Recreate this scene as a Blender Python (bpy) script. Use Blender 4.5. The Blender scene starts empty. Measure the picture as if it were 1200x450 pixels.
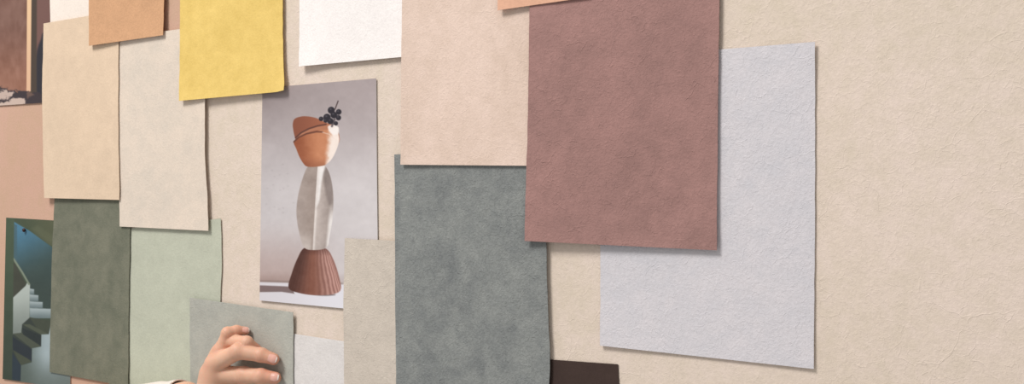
import bpy, math, random
import numpy as np
from mathutils import Vector, Matrix

random.seed(4)
rng = np.random.default_rng(7)
scene = bpy.context.scene
col = scene.collection

# ------------------------------------------------------------------ camera
FPX = 1150.0                                  # focal length for a 1200 px wide frame
A = math.atan(1800.0 / FPX)
HOR = 195.0
F = np.array([-math.cos(A), math.sin(A), 0.0])
R = np.array([math.sin(A), math.cos(A), 0.0])
U = np.array([0.0, 0.0, 1.0])
P0 = np.array([0.0, 0.0, 1.5])
CAM = P0 - F * 0.81

cd = bpy.data.cameras.new('camera')
cam = bpy.data.objects.new('camera', cd)
col.objects.link(cam)
cd.sensor_width = 36.0
cd.lens = FPX / 1200 * 36.0
cd.shift_y = -(225 - HOR) / 1200.0
cd.clip_start = 0.01
M = Matrix(((R[0], U[0], -F[0]), (R[1], U[1], -F[1]), (R[2], U[2], -F[2]))).to_4x4()
M.translation = Vector(CAM)
cam.matrix_world = M
scene.camera = cam


def at(px, py, mm):
    """point at mm in front of the wall (the wall is y = 0, the room is at y < 0)"""
    px = np.asarray(px, float); py = np.asarray(py, float); mm = np.asarray(mm, float)
    px, py, mm = np.broadcast_arrays(px, py, mm)
    d = F + R * ((px - 600) / FPX)[..., None] + U * ((HOR - py) / FPX)[..., None]
    t = (-mm / 1000.0 - CAM[1]) / d[..., 1]
    return CAM + d * t[..., None]


# ------------------------------------------------------------------ helpers
def lin(c):
    out = []
    for v in c[:3]:
        v = v / 255.0
        out.append(v / 12.92 if v <= 0.04045 else ((v + 0.055) / 1.055) ** 2.4)
    return tuple(out) + (1.0,)


def link(o, parent=None):
    col.objects.link(o)
    if parent: o.parent = parent
    return o


def tag(o, label=None, cat=None, group=None, kind=None):
    if label: o['label'] = label
    if cat: o['category'] = cat
    if group: o['group'] = group
    if kind: o['kind'] = kind
    return o


def mesh_obj(name, verts, faces, mat, parent=None, smooth=True, origin=None):
    v = np.asarray(verts, float)
    if origin is None: origin = v.mean(axis=0) if parent is None else np.zeros(3)
    me = bpy.data.meshes.new(name)
    me.from_pydata((v - origin).tolist(), [], faces)
    for m in (mat if isinstance(mat, list) else [mat]): me.materials.append(m)
    if smooth: me.shade_smooth()
    me.update()
    o = bpy.data.objects.new(name, me)
    o.location = origin
    if parent is not None:
        o.location = Vector(origin) - parent.location
    return link(o, parent)


class N:
    def __init__(s, name):
        s.m = bpy.data.materials.new(name); s.m.use_nodes = True
        s.t = s.m.node_tree; s.b = s.t.nodes['Principled BSDF']
    def n(s, typ, **kw):
        nd = s.t.nodes.new(typ)
        for k, v in kw.items(): setattr(nd, k, v)
        return nd
    def l(s, a, b): s.t.links.new(a, b)
    def math(s, op, a, b=None, clamp=False):
        nd = s.n('ShaderNodeMath', operation=op, use_clamp=clamp)
        for i, x in enumerate((a, b)):
            if x is None: continue
            if isinstance(x, (int, float)): nd.inputs[i].default_value = x
            else: s.l(x, nd.inputs[i])
        return nd.outputs[0]
    def ramp(s, x, lo, hi):
        nd = s.n('ShaderNodeMapRange', interpolation_type='SMOOTHSTEP')
        s.l(x, nd.inputs[0]); nd.inputs[1].default_value = lo; nd.inputs[2].default_value = hi
        return nd.outputs[0]
    def noise(s, vec, scale, detail=4, rough=0.55, dist=0.0):
        nd = s.n('ShaderNodeTexNoise'); s.l(vec, nd.inputs['Vector'])
        nd.inputs['Scale'].default_value = scale; nd.inputs['Detail'].default_value = detail
        nd.inputs['Roughness'].default_value = rough; nd.inputs['Distortion'].default_value = dist
        return nd.outputs[0]


def crinkle(k, vec, crease, grain):
    """height of embossed, crinkled paper"""
    fine = k.noise(vec, 520, 3, 0.65, 0.8)
    mid = k.noise(vec, 120, 5, 0.6, 0.8)
    total = k.math('ADD', k.math('MULTIPLY', fine, 0.62 * grain), k.math('MULTIPLY', mid, 0.55 * grain))
    for sc, wd, off, gain, thr in ((52, .035, 3.1, .20, .52), (115, .05, 9.7, .16, .50), (17, .010, 5.5, .22, .56)):
        mp = k.n('ShaderNodeMapping'); k.l(vec, mp.inputs[0]); mp.inputs['Location'].default_value = (off, off * 1.7, off)
        nz = k.n('ShaderNodeTexNoise'); k.l(mp.outputs[0], nz.inputs['Vector']); nz.inputs['Scale'].default_value = sc * 2.2
        va = k.n('ShaderNodeVectorMath', operation='SCALE'); k.l(nz.outputs['Color'], va.inputs[0]); va.inputs['Scale'].default_value = .55 / sc
        vb = k.n('ShaderNodeVectorMath', operation='ADD'); k.l(mp.outputs[0], vb.inputs[0]); k.l(va.outputs[0], vb.inputs[1])
        vo = k.n('ShaderNodeTexVoronoi', feature='DISTANCE_TO_EDGE'); k.l(vb.outputs[0], vo.inputs['Vector']); vo.inputs['Scale'].default_value = sc
        rl = k.math('SUBTRACT', 1.0, k.ramp(vo.outputs['Distance'], 0.0, wd))
        mp2 = k.n('ShaderNodeMapping'); k.l(vec, mp2.inputs[0]); mp2.inputs['Location'].default_value = (off * 5, off, 1)
        mask = k.ramp(k.noise(mp2.outputs[0], sc * .8, 3, 0.55), thr, thr + .10)
        total = k.math('ADD', total, k.math('MULTIPLY', k.math('MULTIPLY', rl, mask), gain * crease * 1.0))
    return total


def paper(name, c, var=0.06, crease=1.0, grain=1.0, rough=0.8, seed=0.0, hue=None, bump=0.8, speck=0.05, big=16):
    k = N(name)
    tc = k.n('ShaderNodeTexCoord')
    mp = k.n('ShaderNodeMapping'); k.l(tc.outputs['Object'], mp.inputs[0]); mp.inputs['Location'].default_value = (seed, seed * 0.37, seed * 0.71)
    vec = mp.outputs[0]
    base = lin(c)
    mix = k.n('ShaderNodeMix', data_type='RGBA')
    lo = [x * (1 - var * 1.6) for x in base[:3]]; hi = [min(1, x * (1 + var * 1.2)) for x in base[:3]]
    if hue:
        h = lin(hue); hi = [min(1, a * (1 + var)) for a in h[:3]]
    mix.inputs['A'].default_value = (*lo, 1); mix.inputs['B'].default_value = (*hi, 1)
    big_n = k.noise(vec, big, 5, 0.6, 0.5)
    sm = k.noise(vec, 75, 6, 0.68, 0.3)
    fac = k.math('ADD', k.math('MULTIPLY', k.ramp(big_n, 0.3, 0.7), 0.5), k.math('MULTIPLY', k.ramp(sm, 0.3, 0.7), 0.5))
    k.l(fac, mix.inputs['Factor'])
    out = mix.outputs['Result']
    if speck:
        m2 = k.n('ShaderNodeMix', data_type='RGBA', blend_type='MULTIPLY')
        s = k.ramp(k.noise(vec, 520, 2, 0.5), 0.35, 0.62)
        g = k.n('ShaderNodeCombineColor')
        for i in range(3):
            k.l(k.math('ADD', k.math('MULTIPLY', s, speck), 1 - speck * 0.75), g.inputs[i])
        m2.inputs['Factor'].default_value = 1.0
        k.l(out, m2.inputs['A']); k.l(g.outputs[0], m2.inputs['B']); out = m2.outputs['Result']
    k.l(out, k.b.inputs['Base Color'])
    k.b.inputs['Roughness'].default_value = rough
    k.b.inputs['Specular IOR Level'].default_value = 0.25
    bp = k.n('ShaderNodeBump'); bp.inputs['Strength'].default_value = bump; bp.inputs['Distance'].default_value = 0.0010
    k.l(crinkle(k, vec, crease, grain), bp.inputs['Height'])
    k.l(bp.outputs[0], k.b.inputs['Normal'])
    return k.m


# ------------------------------------------------------------------ sheets
def curve(pts, t):
    """smooth interpolation of a list of (x, y) points, t in 0..1 along y"""
    p = np.array(pts, float)
    if len(p) == 1: p = np.vstack([p, p])
    s = (p[:, 1] - p[0, 1]) / (p[-1, 1] - p[0, 1])
    if len(p) == 2: x = np.interp(t, s, p[:, 0])
    else:
        m = np.gradient(p[:, 0], s)
        i = np.clip(np.searchsorted(s, t, side='right') - 1, 0, len(p) - 2)
        h = s[i + 1] - s[i]; u = (t - s[i]) / h
        x = ((1 + 2 * u) * (1 - u) ** 2 * p[i, 0] + u * (1 - u) ** 2 * h * m[i]
             + u * u * (3 - 2 * u) * p[i + 1, 0] + u * u * (u - 1) * h * m[i + 1])
    y = p[0, 1] + (p[-1, 1] - p[0, 1]) * t
    return x, y


def sheet(name, label, left, right, base, mat, lifts=(), bottom=0.0, top=0.0, rside=0.0, lside=0.0,
          res=6.0, thick=0.4, tilt=0.0, sag=0.0, paint=None, group='paper samples pinned over one another on the wall',
          cat='paper sample', corner=0.0, ripple=0.0, seed=0, ragged=0.25):
    """left/right: edges from top to bottom. base: gap of the BACK face from the wall in mm."""
    W = max(abs(right[0][0] - left[0][0]), abs(right[-1][0] - left[-1][0])); H = left[-1][1] - left[0][1]
    nx = max(6, int(W / res)); ny = max(8, int(H / res))
    s = np.linspace(0, 1, nx + 1); t = np.linspace(0, 1, ny + 1)
    lx, ly = curve(left, t); rx, ry = curve(right, t)
    r_ = np.random.default_rng(seed)
    if ragged and res < 8:
        lx = lx + ragged * np.convolve(r_.normal(size=ny + 1), [.25, .5, .25], 'same')
        rx = rx + ragged * np.convolve(r_.normal(size=ny + 1), [.25, .5, .25], 'same')
    S, T = np.meshgrid(s, t)
    X = lx[:, None] * (1 - S) + rx[:, None] * S
    Y = ly[:, None] * (1 - S) + ry[:, None] * S
    Y += sag * 4 * S * (1 - S) * T ** 6
    if corner:                                   # softly rounded, bent corner at the lower right
        near = np.exp(-(((1 - S) * W / corner) ** 2 + ((1 - T) * H / corner) ** 2))
        X -= near * corner * 0.2; Y -= near * corner * 0.2
    D = np.full_like(S, base) + tilt * S
    D += bottom * T ** 8 + top * (1 - T) ** 8 + rside * S ** 6 + lside * (1 - S) ** 6
    for (s0, t0, amp, rad) in lifts:
        D += amp * np.exp(-(((S - s0) * W) ** 2 + ((T - t0) * H) ** 2) / rad ** 2)
    if ripple:
        ph = r_.uniform(0, 6, 4)
        D += ripple * (0.5 + 0.5 * np.sin(T * 9 + ph[0] + 2 * np.sin(S * 3 + ph[1]))) * (0.4 + 0.6 * (np.abs(S - .5) * 2) ** 2)
    front = at(X, Y, D + thick).reshape(-1, 3)
    back = front.copy(); back[:, 1] += thick / 1000
    n = len(front); w = nx + 1
    faces = []
    for j in range(ny):
        for i in range(nx):
            a = j * w + i
            faces.append((a, a + w, a + w + 1, a + 1))
            faces.append((n + a, n + a + 1, n + a + w + 1, n + a + w))
    rim = [i for i in range(w)] + [j * w + nx for j in range(1, ny + 1)] + [ny * w + i for i in range(nx - 1, -1, -1)] + [j * w for j in range(ny - 1, 0, -1)]
    nr = len(rim)
    for q in range(nr):
        q2 = (q + 1) % nr
        faces.append((2 * n + q, 2 * n + q2, 2 * n + nr + q2, 2 * n + nr + q))
    o = mesh_obj(name, np.vstack([front, back, front[rim], back[rim]]), faces, mat)
    for p in o.data.polygons[len(faces) - len(rim):]: p.use_smooth = False
    if paint:
        c = paint(X.ravel(), Y.ravel())
        ca = o.data.color_attributes.new('print_ink', 'FLOAT_COLOR', 'POINT')
        white = np.full((n + 2 * nr, 3), 215.0)
        arr = np.vstack([c, white]) / 255.0
        arr = np.where(arr <= 0.04045, arr / 12.92, ((np.clip(arr, 0, 1) + 0.055) / 1.055) ** 2.4)
        ca.data.foreach_set('color', np.hstack([arr, np.ones((2 * n + 2 * nr, 1))]).astype(np.float32).ravel())
    tag(o, label, cat, group)
    return o


# ------------------------------------------------------------------ the printed pictures
def ss(a, b, x): 
    u = np.clip((x - a) / (b - a), 0, 1); return u * u * (3 - 2 * u)


def vnoise(x, y, sc, seed=0, oct=4):
    r_ = np.random.default_rng(seed); g = r_.random((64, 64)); out = 0; amp = 1; tot = 0
    for o in range(oct):
        u = x / sc + 13.7 * o; v = y / sc + 7.3 * o
        i = np.floor(u).astype(int); j = np.floor(v).astype(int); fu = u - i; fv = v - j
        fu = fu * fu * (3 - 2 * fu); fv = fv * fv * (3 - 2 * fv)
        a = g[j % 64, i % 64] * (1 - fu) + g[j % 64, (i + 1) % 64] * fu
        b = g[(j + 1) % 64, i % 64] * (1 - fu) + g[(j + 1) % 64, (i + 1) % 64] * fu
        out = out + amp * (a * (1 - fv) + b * fv); tot += amp; amp *= 0.55; sc = sc / 2
    return out / tot - 0.5


def poly_mask(x, y, pts, soft=0.5):
    p = np.array(pts, float); inside = np.zeros(x.shape, bool); dist = np.full(x.shape, 1e9)
    for a, b in zip(p, np.roll(p, -1, axis=0)):
        c = ((a[1] > y) != (b[1] > y)) & (x < (b[0] - a[0]) * (y - a[1]) / (b[1] - a[1] + 1e-9) + a[0])
        inside ^= c
        e = b - a; L = (e ** 2).sum() + 1e-9
        h = np.clip(((x - a[0]) * e[0] + (y - a[1]) * e[1]) / L, 0, 1)
        dist = np.minimum(dist, np.hypot(x - a[0] - h * e[0], y - a[1] - h * e[1]))
    return np.clip(0.5 + np.where(inside, dist, -dist) / (2 * soft), 0, 1)


def smooth_poly(pts, n=8):
    p = np.array(pts, float); out = []
    for k in range(len(p)):
        a, b, c, d = p[k - 1], p[k], p[(k + 1) % len(p)], p[(k + 2) % len(p)]
        for u in np.linspace(0, 1, n, endpoint=False):
            out.append(0.5 * ((2 * b) + (-a + c) * u + (2 * a - 5 * b + 4 * c - d) * u * u + (-a + 3 * b - 3 * c + d) * u ** 3))
    return out


def line_mask(x, y, pts, w, soft=0.5):
    p = np.array(pts, float); dist = np.full(x.shape, 1e9)
    for a, b in zip(p[:-1], p[1:]):
        e = b - a; L = (e ** 2).sum() + 1e-9
        h = np.clip(((x - a[0]) * e[0] + (y - a[1]) * e[1]) / L, 0, 1)
        dist = np.minimum(dist, np.hypot(x - a[0] - h * e[0], y - a[1] - h * e[1]))
    return np.clip(0.5 + (w / 2 - dist) / (2 * soft), 0, 1)


def over(img, mask, colr):
    colr = np.asarray(colr, float)
    if colr.ndim == 1: colr = colr[None, :]
    return img * (1 - mask[:, None]) + colr * mask[:, None]


def grad(t, a, b): 
    return np.asarray(a, float)[None, :] * (1 - t)[:, None] + np.asarray(b, float)[None, :] * t[:, None]


def paint_vases(x, y):
    # studio wall
    t = ss(95, 240, y)
    img = grad(t, (160, 147, 147), (201, 194, 195))
    img += (ss(305, 440, x) * 10)[:, None]
    img -= (np.exp(-(((x - 306) / 30) ** 2 + ((y - 112) / 26) ** 2)) * 14)[:, None]
    low = ss(250, 326, y) * (1 - ss(330, 420, x))
    img = over(img, low * 0.75, (176, 152, 146))
    img = over(img, ss(316, 330, y) * 0.35 * (1 - 0.6 * ss(320, 420, x)), (140, 112, 104))
    img += (vnoise(x, y, 22, 3) * 14 + vnoise(x, y, 5, 4) * 7)[:, None]
    for q in range(16):                       # small stains on the plaster
        cx, cy = 312 + rng.random() * 32, 190 + rng.random() * 60
        img -= (np.exp(-(((x - cx) / 1.3) ** 2 + ((y - cy) / 1.0) ** 2)) * 10)[:, None]
    # ledge
    edge = 330.3 + (x - 304) * 0.03
    fl = np.clip(0.5 + (y - edge) / 1.6, 0, 1)
    img = over(img, fl, grad(ss(304, 403, x), (214, 209, 214), (226, 223, 230)))
    img = over(img, np.exp(-((y - edge + 1.0) / 1.3) ** 2) * (1 - ss(400, 404, x)) * 0.5, (120, 104, 98))
    img = over(img, poly_mask(x, y, [(300, 334.2), (330, 335.3), (342, 336), (345, 344.2), (330, 342), (300, 342.4)], .6), (124, 105, 104))
    img = over(img, poly_mask(x, y, smooth_poly([(340, 340), (352, 343), (375, 346.6), (392, 346), (388, 344), (360, 341)]), .8) * 0.75, (92, 76, 74))
    # ribbed cone at the bottom
    cone = smooth_poly([(356, 291), (369, 290), (383, 292), (391.5, 306), (397.5, 325), (399.5, 339), (391, 344.6), (370, 346), (350, 343.2), (338.2, 337), (342, 320), (348.5, 303)])
    hw = 15 + (y - 291) * 0.33
    q = (x - (369.3)) / hw
    base = grad(ss(-1.0, 0.9, q), (80, 48, 40), (178, 134, 124))
    base = over(base, np.exp(-((q + 0.15) / 0.4) ** 2) * 0.55, (140, 84, 64))
    rib = np.sin(np.arcsin(np.clip(q, -.99, .99)) * 30 + vnoise(x, y, 14, 8) * 4) 
    base += (rib * (2 + 20 * ss(-0.1, 0.6, q)))[:, None] * np.array([1, .95, .92])
    base = over(base, np.clip(1 - (y - 291) / 9, 0, 1) * 0.6, (84, 50, 44))
    base += (vnoise(x, y, 5, 2) * 14)[:, None]
    img = over(img, poly_mask(x, y, cone, .5), base)
    # tall faceted stone
    stone = smooth_poly([(361, 195), (371, 193.6), (381, 194.6), (387.5, 208), (390.6, 230), (389.6, 256), (386, 278), (382.6, 290), (369, 293), (356.5, 290), (350.5, 272), (347.4, 250), (349.2, 230), (354, 211)])
    ridge = 372 - (y - 196) * 0.062 + 0.00035 * (y - 240) ** 2 * 0.3
    g = grad(ss(348, 368, x), (170, 155, 148), (160, 144, 136))
    right = grad(ss(372, 391, x), (190, 177, 171), (158, 144, 138))
    right = over(right, poly_mask(x, y, smooth_poly([(371, 192), (381, 193), (377, 212), (374, 235), (369, 240)]), 1.2), (236, 230, 228))
    right = over(right, poly_mask(x, y, smooth_poly([(383, 196), (389, 214), (390, 232), (386, 240), (381, 222), (379, 206)]), 1.6) * .8, (134, 121, 117))
    right = over(right, ss(384.5, 389, x + (y - 240) * 0.09) * ss(232, 262, y), (232, 225, 222))
    right = over(right, np.exp(-((x - ridge - 1.2) / 1.6) ** 2) * 0.85, (226, 216, 211))
    stc = over(g, np.clip(0.5 + (x - ridge) / 1.0, 0, 1), right)
    stc = over(stc, ss(266, 290, y) * (1 - ss(362, 368, x)) * 0.5, (214, 204, 198))
    stc += (vnoise(x, y, 10, 6) * 30 + vnoise(x, y, 3.2, 5) * 10)[:, None]
    img = over(img, poly_mask(x, y, stone, .5), stc)
    # tilted bowls
    back = smooth_poly([(343.2, 149), (343.5, 143), (345.3, 139.4), (350, 137.2), (358, 136.2), (370, 138.2), (381.4, 143.4), (392, 147.5), (396, 152), (394, 170), (352, 172), (346, 162)])
    img = over(img, poly_mask(x, y, back, .5), grad(ss(343, 392, x), (136, 80, 60), (166, 102, 76)))
    bowl = smooth_poly([(344.2, 166.2), (350, 161), (359, 157), (371, 154), (381, 150), (395.6, 148.6), (396.4, 156), (397.4, 164.5), (394.5, 175), (389, 186), (383, 192), (378.5, 194.2), (368, 195.6), (359.5, 195.0), (355.5, 191.5), (351, 184), (347.2, 174.5)])
    q = (x - 371) / (27 - (y - 150) * 0.2)
    bc = grad(ss(-1, 0.2, q), (150, 86, 58), (198, 132, 96))
    bc = over(bc, ss(182, 197, y) * 0.55, (138, 82, 60))
    bc = over(bc, ss(0.42, 0.80, q + 0.06 * vnoise(x, y, 6, 3) * 4), (244, 228, 218))
    bc += (vnoise(x, y, 6, 9) * 16)[:, None]
    img = over(img, poly_mask(x, y, bowl, .5), bc)
    img = over(img, poly_mask(x, y, smooth_poly([(346.5, 162), (353, 156), (362, 151.3), (372, 148), (386, 145.5), (393.5, 149), (385, 152), (371, 152.8), (359, 156), (350, 160.5)]), .5), (178, 118, 90))
    img = over(img, line_mask(x, y, [(346.4, 161.4), (353, 155.5), (362, 150.8), (372, 147.6), (382, 145.8)], 1.7, .6) * .9, (84, 52, 46))
    img = over(img, line_mask(x, y, [(344.4, 166.2), (350, 161), (359, 156.8), (371, 154.4), (378, 154.6)], 1.7, .6) * .85, (92, 54, 44))
    img = over(img, line_mask(x, y, [(378, 155), (386, 157.5), (391, 162)], 0.9, .6) * .7, (236, 214, 200))
    img = over(img, poly_mask(x, y, smooth_poly([(384.5, 148), (391, 146.3), (396, 149), (396.6, 156), (391, 158), (386, 154)]), .9) * .92, (246, 238, 234))
    # dark grapes with a twig
    img = over(img, line_mask(x, y, [(392.6, 128), (396.2, 118.4)], 1.2, .5), (66, 50, 50))
    img = over(img, line_mask(x, y, [(392, 140), (389, 148)], 2.5, .6) * .7, (60, 50, 55))
    for cx, cy, r in ((388.2, 129.2, 4.1), (396.9, 131.2, 3.3), (383.2, 137.6, 4.3), (391.2, 134.8, 3.9), (396.6, 138, 3.1), (387.2, 142, 3.6), (393.6, 144.6, 2.5), (376.3, 139.3, 2.7), (381.5, 141.5, 2.4)):
        d = np.hypot((x - cx), (y - cy))
        img = over(img, np.clip(0.5 + (r - d), 0, 1), (42, 38, 46))
        img = over(img, np.exp(-(((x - cx + r * .2) / (r * .3)) ** 2 + ((y - cy + r * .35) / (r * .25)) ** 2)) * .45, (128, 122, 132))
    return np.clip(img, 4, 250)


def paint_stairs(x, y):
    img = grad(ss(255, 450, y), (72, 84, 66), (56, 66, 56))
    # blue lit recess
    blue = grad(ss(0, 1, ((x - 17) * 0.5 + (y - 265)) / 70), (76, 122, 148), (58, 76, 74))
    blue = over(blue, ss(300, 345, y) * 0.6, (54, 64, 58))
    img = over(img, poly_mask(x, y, [(16.5, 260), (34, 270), (60, 289), (90, 310), (90, 372), (35, 372), (35, 332), (16, 303)], .6), blue)
    img = over(img, poly_mask(x, y, [(16, 262), (20, 264), (20, 310), (16, 303)], .6) * .8, (70, 96, 104))
    img = over(img, poly_mask(x, y, [(12, 256), (95, 256), (95, 312), (60, 288), (38, 272)], .8), grad(ss(20, 60, x), (68, 78, 60), (84, 88, 66)))
    img = over(img, poly_mask(x, y, [(36, 268), (62, 286), (62, 276), (44, 264)], 1.5) * .35, (100, 104, 80))
    # parapet and rail
    img = over(img, poly_mask(x, y, [(15, 304), (31, 334), (15, 350)], .5), (64, 66, 56))
    wt = grad(ss(336, 392, y), (176, 184, 178), (124, 132, 126))
    img = over(img, poly_mask(x, y, [(15, 349), (30, 335), (32, 331), (35.2, 333), (34.6, 380), (26, 382), (25, 391), (15, 392)], .5), wt)
    img = over(img, line_mask(x, y, [(16, 303.5), (26, 319), (34, 333)], 2.2, .6), (124, 134, 118))
    # upper pale steps
    for x1, ya, yb in ((40, 338, 345), (45, 345, 353), (50, 353, 361), (62, 361, 373)):
        img = over(img, poly_mask(x, y, [(34.8, ya), (x1, ya + 1), (x1, yb), (34.8, yb)], .5), grad(ss(ya, yb, y), (160, 172, 174), (108, 122, 124)))
    # pale lower wall
    low = grad(ss(25, 56, x), (92, 104, 98), (158, 172, 176))
    low = over(low, ss(412, 450, y) * .7, (84, 94, 88))
    img = over(img, poly_mask(x, y, [(100, 372), (100, 470), (22, 470), (22, 425), (36, 405), (47, 392), (57, 380)], .5), low)
    # dark flight
    img = over(img, poly_mask(x, y, [(26, 380), (35, 372), (60, 378), (57, 391.5), (48.5, 391.5), (48, 406), (37.5, 408), (37, 424.5), (24.5, 428), (24, 447), (14, 446), (14, 392), (25, 390)], .5), (52, 60, 54))
    for pts, c in (([(35, 372), (60, 376), (57, 391), (47, 391)], (66, 72, 60)), ([(26, 380), (35, 380), (57, 391.5), (48, 392)], (78, 84, 70)),
                   ([(15, 391), (26, 390), (48, 406), (37, 408)], (74, 80, 68)), ([(14, 408), (20, 408), (37, 424), (24.5, 428)], (68, 74, 60)),
                   ([(26, 384), (48, 393), (48, 405), (27, 392)], (40, 48, 48)), ([(14, 394), (37, 409), (37, 423), (15, 410)], (38, 46, 52)),
                   ([(13.5, 412), (24.5, 428), (24, 446), (13.5, 445)], (40, 52, 62))):
        img = over(img, poly_mask(x, y, pts, .6), c)
    # left pillar
    img = over(img, poly_mask(x, y, [(0, 250), (16.6, 250), (14, 460), (0, 460)], .6), grad(ss(255, 445, y), (72, 86, 66), (56, 66, 54)))
    img += (vnoise(x, y, 9, 12) * 8)[:, None]
    return np.clip(img, 3, 250)


def paint_doorway(x, y):
    img = grad(ss(20, 105, y), (122, 88, 77), (152, 108, 90))
    img += (vnoise(x, y * 0.35, 5, 22) * 26 + vnoise(x, y, 14, 23) * 26)[:, None]
    img = over(img, poly_mask(x, y, [(0, 14), (18, 0), (30, -4), (30, 22), (8, 32), (0, 30)], 6) * .25, (160, 128, 116))
    img = over(img, poly_mask(x, y, [(43, -200), (90, -200), (90, 130), (43, 130)], .8), (116, 84, 78))
    img = over(img, poly_mask(x, y, smooth_poly([(43, 62), (48, 46), (52, 38), (70, 40), (70, 128), (42, 128), (36, 110)]), 1.2), (46, 44, 52))
    img = over(img, poly_mask(x, y, [(38, -200), (43.5, -200), (43, 108), (35, 112)], .8), (74, 62, 54))
    img = over(img, poly_mask(x, y, [(33, -200), (38.4, -200), (36, 107), (31, 107)], .5), grad(ss(0, 105, y), (230, 192, 152), (222, 180, 148)))
    x = x + vnoise(x, y, 5, 41) * 9; y = y + vnoise(x, y, 4, 42) * 8
    gy = 104 + x * 0.1 + vnoise(x, y, 6, 31) * 6
    img = over(img, np.clip(0.5 + (y - gy) / 1.6, 0, 1), (60, 50, 54))
    img = over(img, poly_mask(x, y, smooth_poly([(-60, 108), (6, 106.5), (16, 110), (12, 114), (2, 116), (-60, 117)]), 1.0) * .9, (208, 184, 172))
    img = over(img, poly_mask(x, y, smooth_poly([(-60, 119), (4, 119), (14, 116), (28, 117), (30, 122), (10, 127), (-60, 130)]), 1.0) * .9, (214, 190, 176))
    img = over(img, poly_mask(x, y, smooth_poly([(30, 111), (35, 107), (38, 111), (33, 116)]), 1.0) * .5, (150, 116, 96))
    return np.clip(img, 4, 250)


def ink(name, rough, bump):
    k = N(name)
    at_ = k.n('ShaderNodeAttribute', attribute_name='print_ink'); k.l(at_.outputs['Color'], k.b.inputs['Base Color'])
    k.b.inputs['Roughness'].default_value = rough; k.b.inputs['Specular IOR Level'].default_value = 0.3
    tc = k.n('ShaderNodeTexCoord'); bp = k.n('ShaderNodeBump'); bp.inputs['Strength'].default_value = bump; bp.inputs['Distance'].default_value = 0.0002
    k.l(k.noise(tc.outputs['Object'], 300, 3), bp.inputs['Height']); k.l(bp.outputs[0], k.b.inputs['Normal'])
    return k.m


# ------------------------------------------------------------------ the wall
WALL = paper('cream_wallpaper', (224, 208, 189), var=0.045, crease=1.0, grain=1.0, seed=2.3, hue=(226, 208, 196), bump=0.55, big=7)
v = [(-7, 0, 0.2), (3, 0, 0.2), (3, 0, 2.9), (-7, 0, 2.9), (-7, .12, 0.2), (3, .12, 0.2), (3, .12, 2.9), (-7, .12, 2.9)]
w = mesh_obj('wall_back', v, [(0, 1, 2, 3), (5, 4, 7, 6), (1, 5, 6, 2), (4, 0, 3, 7), (3, 2, 6, 7), (4, 5, 1, 0)], WALL, smooth=False, origin=np.zeros(3))
tag(w, 'cream crinkled wallpaper covering the wall behind the paper samples', 'wall', kind='structure')

PR = 'printed pictures among the paper samples'
# ------------------------------------------------------------------ samples, back to front
sheet('paper_sample', 'large dusty salmon sheet lying lowest at the left, under the staircase print',
      [(-70, -90), (-75, 480)], [(220, -110), (218, 500)], 0.15, paper('salmon_paper', (208, 172, 146), var=.05, crease=.3, grain=.7, seed=5, hue=(203, 164, 145), bump=.5))
sheet('printed_picture', 'print of a brown wall with a pale upright strip, at the upper left edge',
      [(-50, -110), (-52, 127)], [(74, -90), (73, 119)], 0.9, ink('doorway_ink', .55, .2), bottom=.9, paint=paint_doorway, res=.7, group=PR, cat='picture', ragged=0)
sheet('paper_sample', 'ivory sheet peeking out above the peach sheet, beside the brown print',
      [(58, -90), (59, 60)], [(120, -94), (121, 50)], 1.8, paper('ivory_paper', (240, 227, 216), var=.03, crease=.3, grain=.6, seed=8, bump=.5))
sheet('printed_picture', 'print of a green stairwell with pale steps and a blue lit recess',
      [(7.2, 255), (5, 350), (3, 444)], [(84, 259.5), (83, 360), (82, 456)], 1.1, ink('stair_ink', .55, .2), paint=paint_stairs, res=.6, bottom=.8, group=PR, cat='picture', ragged=0)
sheet('paper_sample', 'pale sage green sheet behind the dark olive and beige sheets',
      [(128, 270), (128, 500)], [(258.5, 256), (259.5, 300), (258, 360), (258, 512)], 0.9, paper('sage_paper', (191, 193, 175), var=.05, crease=.5, grain=.8, seed=11, bump=.5), rside=0.3)
sheet('paper_sample', 'dark olive grey green sheet overlapping the staircase print',
      [(64, 226), (61, 300), (58, 436)], [(153, 226), (151.2, 330), (150, 453)], 1.9, paper('olive_paper', (113, 116, 100), var=.10, crease=.45, grain=1.1, seed=13, hue=(124, 123, 107), bump=.6), bottom=0.8, rside=0.6, lside=0.3)
sheet('paper_sample', 'light peach sheet with a plain face, hanging above the dark olive sheet',
      [(51, 27.5), (49.5, 110), (51.6, 232)], [(139, 12.5), (138.4, 100), (139.8, 234.3)], 4.3, paper('peach_paper', (224, 199, 173), var=.05, crease=.4, grain=.7, seed=17, bump=.5), bottom=0.8, rside=0.6, lifts=[(0, 1, 1.5, 40)])
sheet('paper_sample', 'greyish beige sheet between the peach sheet and the bare wall, above the sage sheet',
      [(139, 44), (139, 150), (140.2, 265.4)], [(239.5, 30), (240, 115), (240.4, 190), (243.2, 240), (244, 270.5)], 3.4, paper('greige_paper', (222, 209, 195), var=.05, crease=.6, grain=.8, seed=19, hue=(226, 209, 193), bump=.55), bottom=0.9, rside=0.4)
sheet('paper_sample', 'tan orange sheet at the top, overlapping the peach sheet',
      [(104.5, -80), (104, 53.6)], [(192.5, -96), (192, 0), (190.8, 41.2)], 6.0, paper('tan_paper', (208, 161, 123), var=.06, crease=.2, grain=.9, seed=23, speck=.10, bump=.5), bottom=1.2, lifts=[(0, 1, 1.4, 30)], tilt=-.6)
sheet('paper_sample', 'small off white sheet beside the hand, right of the grey sheet being held',
      [(330, 389), (330, 500)], [(416, 402), (416, 520)], 0.8, paper('blush_paper', (225, 219, 216), var=.04, crease=.9, grain=.9, seed=29, bump=.6))
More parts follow.
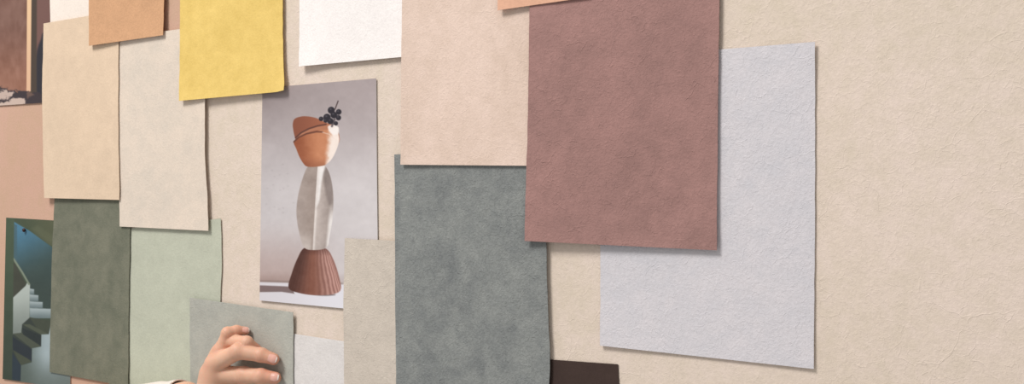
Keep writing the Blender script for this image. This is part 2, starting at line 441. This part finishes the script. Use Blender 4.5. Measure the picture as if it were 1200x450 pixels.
sheet('printed_picture', 'print of stacked terracotta bowl, pale stone and ribbed cone with dark grapes',
      [(307.5, 103.2), (306, 220), (304.2, 352)], [(440.8, 91.8), (441.6, 200), (443.5, 365.3)], 0.9, ink('vase_ink', .5, .15), paint=paint_vases, res=.55, bottom=.8, rside=.1, group=PR, cat='picture', ragged=0)
sheet('paper_sample', 'narrow taupe sheet tucked between the bowl print and the slate sheet',
      [(404, 279), (402.6, 360), (403.4, 460), (403.4, 520)], [(478, 283), (478, 532)], 2.6, paper('taupe_paper', (207, 195, 182), var=.06, crease=1.2, grain=1.0, seed=31, bump=.7))
sheet('paper_sample', 'pure yellow sheet with a bent lower right corner, top left of the bowl print',
      [(211.6, -110), (210.8, 30), (209.6, 118.2)], [(330.6, -124), (331, 0), (332, 70), (333.4, 107)], 5.0, paper('yellow_paper', (231, 197, 111), var=.06, crease=.25, grain=.8, seed=37, hue=(234, 202, 121), bump=.5), bottom=1.8, rside=1.0, corner=6, lifts=[(0, 1, 1.2, 30), (1, 1, 1.4, 20)], res=4, tilt=-2.8)
sheet('paper_sample', 'plain white sheet at the top, above the bowl print',
      [(350, -115), (350.6, 40), (349.8, 77.8)], [(486, -128), (486, 65.3)], 2.2, paper('white_paper', (247, 240, 237), var=.03, crease=.6, grain=.9, seed=41, bump=.6), bottom=1.4, lside=.5, lifts=[(0, 1, 1.6, 24)], res=4, tilt=-.4)
sheet('paper_sample', 'dark chocolate brown sheet showing only its top at the bottom edge',
      [(628, 420.2), (628, 560)], [(724, 427), (725.5, 450), (727, 575)], 0.5, paper('chocolate_paper', (66, 51, 46), var=.10, crease=.2, grain=.6, seed=43, bump=.4))
sheet('paper_sample', 'large slate grey sheet with mottled blue green tone',
      [(462, 181), (462.8, 250), (463, 330), (464, 450), (464, 540)], [(638, 176), (640, 285), (642.6, 380), (644.6, 421), (643.2, 455), (643, 555)], 3.1, paper('slate_paper', (129, 132, 132), var=.08, crease=.9, grain=1.2, seed=47, hue=(144, 146, 143), bump=1.0, big=30, speck=.12), rside=0.4, lifts=[(0, 0, -.4, 60)])
sheet('paper_sample', 'pale peach pink sheet at the top, overlapping the slate sheet',
      [(472, -110), (470.4, 60), (469, 193)], [(652, -130), (650, 194.5)], 4.4, paper('pale_pink_paper', (225, 200, 183), var=.05, crease=.8, grain=1.0, seed=53, hue=(228, 204, 190), bump=.65), bottom=0.9, lside=.6)
sheet('paper_sample', 'large cool lavender white sheet, rightmost on the wall',
      [(703.5, 69), (703.5, 250), (703, 405)], [(955, 49), (955, 240), (953.6, 432.4)], 0.6, paper('lavender_paper', (211, 208, 213), var=.035, crease=1.0, grain=1.1, seed=59, hue=(215, 209, 212), bump=.65), bottom=0.9, rside=0.5, lifts=[(0.0, 1, 1.0, 60), (1, 0, 1.2, 40)])
sheet('paper_sample', 'large mauve brown sheet in the middle, overlapping lavender, slate and pink sheets',
      [(620.6, -120), (619.8, 60), (618.0, 150), (614.4, 282.4)], [(843.4, -140), (842.6, 30), (841, 150), (839.8, 293.4)], 6.0, paper('mauve_paper', (161, 124, 118), var=.08, crease=1.2, grain=1.1, seed=61, hue=(166, 127, 121), bump=.8), bottom=1.2, lside=0.7, rside=0.6, tilt=-3.4)
sheet('paper_sample', 'terracotta peach sheet corner poking in at the very top, over the mauve sheet',
      [(583.4, -120), (583, 12)], [(692, -142), (691, -3.5)], 7.3, paper('terracotta_paper', (224, 174, 146), var=.05, crease=.3, grain=.8, seed=67, bump=.5), bottom=.7, tilt=-1.0, lifts=[(0, 1, .8, 30)])
held = sheet('paper_sample', 'smaller stone grey sheet pressed to the wall by the hand',
      [(222.2, 348.8), (222.6, 400), (223.5, 520)], [(343.4, 366), (343.4, 450), (343, 545)], 2.4, paper('stone_paper', (175, 175, 167), var=.06, crease=.8, grain=1.0, seed=71, hue=(182, 181, 171), bump=.6), lifts=[(0, 0, 2.0, 26), (1, 0, .8, 20)], res=4)

# ------------------------------------------------------------------ push pin on the staircase print
k = N('pin_head_metal'); k.b.inputs['Base Color'].default_value = lin((62, 40, 36)); k.b.inputs['Roughness'].default_value = .22; k.b.inputs['Metallic'].default_value = .5
pin_c = at(29.8, 269.6, 1.55)
pv, pf = [], []
prof = [(0, 3.7), (.9, 3.6), (1.7, 3.2), (2.3, 2.5), (2.4, 1.8), (2.0, 1.2), (1.3, .9), (1.0, .5), (.9, 0)]
seg = 24
for r, h in prof:
    for i in range(seg):
        a = 2 * math.pi * i / seg
        pv.append(pin_c + np.array([r * math.cos(a), -h, r * math.sin(a)]) / 1000)
for j in range(len(prof) - 1):
    for i in range(seg):
        a = j * seg + i; b = j * seg + (i + 1) % seg
        pf.append((a, b, b + seg, a + seg))
pf.append(tuple(range((len(prof) - 1) * seg, len(prof) * seg)))
tag(mesh_obj('push_pin', pv, pf, k.m), 'small round dark red brown pin in the top of the staircase print', 'pin')


# ------------------------------------------------------------------ the hand (left hand, palm to the wall, one continuous surface)
def J(px, py, mm, r): return (*(at(px, py, mm) * 1000), r)

HB = 2.9      # front face of the held sheet, mm from wall
index = [J(248.5, 438.5, 28, 9.8), J(285, 439.8, 19, 8.2), J(306, 440.8, 15.5, 7.1), J(322.5, 442.8, HB + 6.4, 5.8)]
middle = [J(252, 426.5, 30, 9.0), J(279, 411.8, 25, 7.6), J(306, 416.0, 14.5, 6.6), J(320.5, 420.8, HB + 6.3, 5.7)]
ring = [J(257, 415, 23, 7.8), J(269, 399.3, 19, 6.8), J(289, 401.5, 18, 6.0), J(301.5, 410.5, HB + 6.0, 5.1)]
pinky = [J(259, 411, 24, 7.0), J(266.5, 390.0, 22, 5.4), J(277, 387.4, 14.5, 4.8), J(287.6, 387.8, HB + 4.8, 4.2)]
thumb = [J(240, 476, 22, 12), J(266, 488, 16, 9.5), J(290, 490, HB + 7, 7.6)]
wrist_r, wrist_u = J(243, 488, 32, 12), J(243, 474, 24, 10)
arm = [(J(217, 469, 30, 18.5)), (J(120, 492, 44, 22)), (J(20, 520, 58, 27))]


def rcap(P, a, b):
    """distance to a round cone between a and b (x, y, z, r)"""
    a = np.array(a); b = np.array(b); pa = P - a[:3]; ba = b[:3] - a[:3]
    h = np.clip(pa @ ba / (ba @ ba), 0, 1)
    return np.linalg.norm(pa - h[:, None] * ba, axis=1) - (a[3] + (b[3] - a[3]) * h)


def smin(a, b, k):
    h = np.maximum(k - np.abs(a - b), 0) / k
    return np.minimum(a, b) - h * h * h * k / 6


def finger(P, j):
    d = rcap(P, j[0], j[1])
    for q in range(1, len(j) - 1): d = smin(d, rcap(P, j[q], j[q + 1]), 3.0)
    for q in range(1, len(j) - 1):          # joints are slightly thicker than the bones
        jj = np.array(j[q]); d = smin(d, np.linalg.norm(P - jj[:3], axis=1) - jj[3] * 1.03, 3.0)
    return d


def hand_sdf(P):
    fs = [finger(P, f) for f in (index, middle, ring, pinky)]
    d = fs[0]
    for f in fs[1:]: d = smin(d, f, .8)
    palm = None
    for f, w_ in ((index, wrist_r), (middle, wrist_r), (ring, wrist_u), (pinky, wrist_u)):
        m = list(f[0]); m[3] += .3
        c = rcap(P, m, w_)
        palm = c if palm is None else smin(palm, c, 9.0)
    palm = smin(palm, rcap(P, wrist_r, thumb[0]), 10)
    palm = smin(palm, rcap(P, index[0], thumb[0]), 12)
    d = smin(d, palm, 5.5)
    d = smin(d, smin(rcap(P, thumb[0], thumb[1]), rcap(P, thumb[1], thumb[2]), 3), 7.0)
    d = smin(d, rcap(P, wrist_r, wrist_u), 8)
    d = smin(d, smin(rcap(P, arm[0], arm[1]), rcap(P, arm[1], arm[2]), 6), 6)
    # tendons and knuckle dimples
    for f in (index, middle, ring, pinky):
        for q, amp in ((1, .35), (2, .25)):
            c = np.array(f[q][:3]); ax = np.array(f[q + 1][:3]) - np.array(f[q - 1][:3]); ax /= np.linalg.norm(ax)
            s_ = (P - c) @ ax; rad = np.linalg.norm(P - c, axis=1)
            out = (P - c)[:, 1] < 0
            d = d + np.where(rad < f[q][3] * 2, amp * 0.5 * (np.cos(s_ * 2.6)) * np.exp(-(s_ / 2.6) ** 2) * out, 0)
    # flattened where the pads press on the sheet
    return np.maximum(d, P[:, 1] + HB + 0.25)


def surface_nets(fn, lo, hi, h):
    n = np.ceil((hi - lo) / h).astype(int) + 1
    ax = [lo[i] + np.arange(n[i]) * h for i in range(3)]
    V = np.empty(n)
    YY, ZZ = np.meshgrid(ax[1], ax[2], indexing='ij')
    yz = np.stack([YY.ravel(), ZZ.ravel()], 1)
    for i in range(n[0]):
        P = np.column_stack([np.full(len(yz), ax[0][i]), yz])
        V[i] = fn(P).reshape(n[1], n[2])
    S = V < 0
    c = np.zeros(n - 1, int)
    for dx in (0, 1):
        for dy in (0, 1):
            for dz in (0, 1):
                c += S[dx:n[0] - 1 + dx, dy:n[1] - 1 + dy, dz:n[2] - 1 + dz]
    act = (c > 0) & (c < 8)
    idx = -np.ones(n - 1, int); ids = np.argwhere(act); idx[act] = np.arange(len(ids))
    pos = np.zeros((len(ids), 3)); cnt = np.zeros(len(ids))
    I, Jx, K = ids.T
    corners = [(a, b, c_) for a in (0, 1) for b in (0, 1) for c_ in (0, 1)]
    for a in corners:
        for axis in range(3):
            if a[axis]: continue
            b = list(a); b[axis] = 1
            va = V[I + a[0], Jx + a[1], K + a[2]]; vb = V[I + b[0], Jx + b[1], K + b[2]]
            m = (va < 0) != (vb < 0); t = np.where(m, va / (va - vb + 1e-12), 0)
            p = np.tile(np.array(a, float), (len(ids), 1)); p[:, axis] += t
            pos += p * m[:, None]; cnt += m
    pos = lo + (ids + pos / cnt[:, None]) * h
    faces = []
    for axis in range(3):
        o1, o2 = [(1, 2), (2, 0), (0, 1)][axis]
        sl = [slice(None)] * 3; sl2 = [slice(None)] * 3; sl[axis] = slice(0, -1); sl2[axis] = slice(1, None)
        ch = S[tuple(sl)] != S[tuple(sl2)]
        e = np.argwhere(ch); e = e[(e[:, o1] > 0) & (e[:, o2] > 0) & (e[:, o1] < n[o1] - 1) & (e[:, o2] < n[o2] - 1)]
        q = []
        for (s1, s2) in ((1, 1), (0, 1), (0, 0), (1, 0)):
            g = e.copy(); g[:, o1] -= s1; g[:, o2] -= s2; q.append(idx[g[:, 0], g[:, 1], g[:, 2]])
        q = np.stack(q, 1); flip = ~S[e[:, 0], e[:, 1], e[:, 2]]
        q[flip] = q[flip][:, ::-1]
        faces.append(q)
    return pos, np.vstack(faces)


allj = np.array(index + middle + ring + pinky + thumb + [wrist_r, wrist_u, arm[0], J(192, 474, 34, 19)])
lo = (allj[:, :3] - allj[:, 3:4]).min(0) - 3; hi = (allj[:, :3] + allj[:, 3:4]).max(0) + 3
lo[0] = at(190, 474, 33)[0] * 1000      # ends inside the sleeve
pos, fq = surface_nets(hand_sdf, lo, hi, 0.8)

k = N('skin')
sa = k.n('ShaderNodeAttribute', attribute_name='flush')
mx = k.n('ShaderNodeMix', data_type='RGBA'); mx.inputs['A'].default_value = lin((222, 178, 151)); mx.inputs['B'].default_value = lin((206, 136, 112))
tc = k.n('ShaderNodeTexCoord')
f_ = k.math('ADD', sa.outputs['Fac'], k.math('MULTIPLY', k.math('SUBTRACT', k.noise(tc.outputs['Object'], 90, 4), .5), .5), clamp=True)
k.l(f_, mx.inputs['Factor']); k.l(mx.outputs['Result'], k.b.inputs['Base Color'])
k.b.inputs['Roughness'].default_value = .5; k.b.inputs['Specular IOR Level'].default_value = .35
k.b.inputs['Subsurface Weight'].default_value = .25; k.b.inputs['Subsurface Radius'].default_value = (1, .35, .2); k.b.inputs['Subsurface Scale'].default_value = .004
bp = k.n('ShaderNodeBump'); bp.inputs['Strength'].default_value = .25; bp.inputs['Distance'].default_value = .0004
k.l(k.noise(tc.outputs['Object'], 700, 3, .6), bp.inputs['Height']); k.l(bp.outputs[0], k.b.inputs['Normal'])
SKIN = k.m
hand = mesh_obj('person', pos / 1000, fq.tolist(), SKIN)
fl = np.zeros(len(pos))
for f in (index, middle, ring, pinky):
    for q, amp, rad in ((3, .75, 1.9), (2, .35, 1.2), (1, .45, 1.2), (0, .35, 1.3)):
        c = np.array(f[q]); fl += amp * np.exp(-(np.linalg.norm(pos - c[:3], axis=1) / (c[3] * rad)) ** 2)
fa = hand.data.attributes.new('flush', 'FLOAT', 'POINT'); fa.data.foreach_set('value', np.clip(fl, 0, 1).astype(np.float32))
tag(hand, 'hand of a person in a cream sleeve, fingers pressing the grey sheet to the wall', 'person')

# nails
kb = N('nail_bed'); kb.b.inputs['Base Color'].default_value = lin((226, 172, 156)); kb.b.inputs['Roughness'].default_value = .22
kt = N('nail_tip'); kt.b.inputs['Base Color'].default_value = lin((244, 232, 222)); kt.b.inputs['Roughness'].default_value = .25
for f in (index, middle, pinky, ring):
    a = np.array(f[2]); b = np.array(f[3]); ax = b[:3] - a[:3]; ax /= np.linalg.norm(ax)
    n_ = np.array([0.10, -1.0, 0.42]); n_ -= ax * (n_ @ ax); n_ /= np.linalg.norm(n_)
    bt = np.cross(ax, n_); r = b[3]; L = r * 1.62; nu, nv_ = 16, 12
    vs, fs_, tip = [], [], []
    for j in range(nu + 1):
        u = j / nu; s_ = -r * 0.75 + u * L
        half = 0.78 * (1 - 0.35 * (1 - u) ** 3) * (1 - 0.55 * max(0, (u - .72) / .28) ** 2.2)
        for i in range(nv_ + 1):
            th = (i / nv_ * 2 - 1) * half
            rr = r * 1.0 + 0.25
            if s_ > 0:                       # follow the rounding of the fingertip, then stand free
                rr = max(math.sqrt(max(r * r - (s_ * 0.72) ** 2, 0)), r * .70) + 0.3
            s2 = s_ - (abs(th) ** 2) * 0.5 * (u > .5)
            vs.append(b[:3] + ax * s2 + rr * (math.cos(th) * n_ + math.sin(th) * bt) )
    m_ = nv_ + 1; base = np.array(vs); back = base - n_ * 0.45; ct = len(base)
    for j in range(nu):
        for i in range(nv_):
            q = j * m_ + i
            fs_.append((q, q + 1, q + m_ + 1, q + m_)); tip.append(j >= nu - 2)
            fs_.append((ct + q, ct + q + m_, ct + q + m_ + 1, ct + q + 1)); tip.append(j >= nu - 2)
    rim = list(range(m_)) + [j * m_ + nv_ for j in range(1, nu + 1)] + [nu * m_ + i for i in range(nv_ - 1, -1, -1)] + [j * m_ for j in range(nu - 1, 0, -1)]
    for p_, q_ in zip(rim, rim[1:] + rim[:1]): fs_.append((q_, p_, ct + p_, ct + q_)); tip.append(False)
    o = mesh_obj('fingernail', np.vstack([base, back]) / 1000, fs_, [kb.m, kt.m], parent=hand)
    for p_, t_ in zip(o.data.polygons, tip): p_.material_index = 1 if t_ else 0
    o['label'] = 'pink fingernail with white tip'

# sleeve: a soft tube with folds, open at the wrist
k = N('sleeve_cloth'); k.b.inputs['Base Color'].default_value = lin((226, 217, 208)); k.b.inputs['Roughness'].default_value = .9
tc = k.n('ShaderNodeTexCoord'); bp = k.n('ShaderNodeBump'); bp.inputs['Strength'].default_value = .4; bp.inputs['Distance'].default_value = .0006
k.l(k.noise(tc.outputs['Object'], 600, 3), bp.inputs['Height']); k.l(bp.outputs[0], k.b.inputs['Normal'])
cl = [np.array(J(213, 469, 30, 21.4)), np.array(J(192, 475, 32, 23.5)), np.array(J(120, 492, 44, 33)), np.array(J(20, 520, 60, 39))]
ncs, seg = 44, 56; outer, inner = [], []
for j in range(ncs + 1):
    u = j / ncs * 3; q = min(int(u), 2); w_ = u - q
    c = cl[q] * (1 - w_) + cl[q + 1] * w_
    ax = cl[q + 1][:3] - cl[q][:3]; ax /= np.linalg.norm(ax)
    e1 = np.cross(ax, [0, 1, 0]); e1 /= np.linalg.norm(e1); e2 = np.cross(ax, e1)
    for i in range(seg):
        th = 2 * math.pi * i / seg
        rr = c[3] * (1 + 0.03 * math.sin(3 * th + u * 4) * min(1, u) + .02 * math.sin(7 * th - u * 9) * min(1, u))
        dv = math.cos(th) * e1 + math.sin(th) * e2
        p = c[:3] + rr * dv
        outer.append(p); inner.append(c[:3] + (rr - 1.6) * dv)
n_ = len(outer); fs_ = []
for j in range(ncs):
    for i in range(seg):
        a = j * seg + i; b = j * seg + (i + 1) % seg
        fs_.append((a, b, b + seg, a + seg)); fs_.append((n_ + a, n_ + a + seg, n_ + b + seg, n_ + b))
for i in range(seg):
    a, b = i, (i + 1) % seg; fs_.append((b, a, n_ + a, n_ + b))
    a += ncs * seg; b += ncs * seg; fs_.append((a, b, n_ + b, n_ + a))
pp = np.vstack([outer, inner]); pp[:, 1] = np.minimum(pp[:, 1], -9.0)
mesh_obj('sleeve', pp / 1000, fs_, k.m, parent=hand)['label'] = 'cream sleeve'

# ------------------------------------------------------------------ light: a broad window above and left behind the camera, and a bright room
def area(name, loc, target, size, energy, colr):
    ld = bpy.data.lights.new(name, 'AREA'); ld.shape = 'RECTANGLE'; ld.size, ld.size_y = size; ld.energy = energy; ld.color = colr
    o = link(bpy.data.objects.new(name, ld)); o.location = loc
    o.rotation_euler = (Vector(target) - Vector(loc)).to_track_quat('-Z', 'Y').to_euler()
    return o
area('window_light', (-0.95, -1.9, 4.0), (-.1, 0, 1.5), (1.0, 1.0), 90, (1.0, .985, .96))
wd = bpy.data.worlds.new('room'); scene.world = wd; wd.use_nodes = True
wd.node_tree.nodes['Background'].inputs[0].default_value = (1.0, .985, .965, 1); wd.node_tree.nodes['Background'].inputs[1].default_value = 0.44
scene.view_settings.view_transform = 'Standard'; scene.view_settings.look = 'None'
scene.view_settings.gamma = 1.0; scene.view_settings.use_curve_mapping = False
scene.view_settings.exposure = 0.16
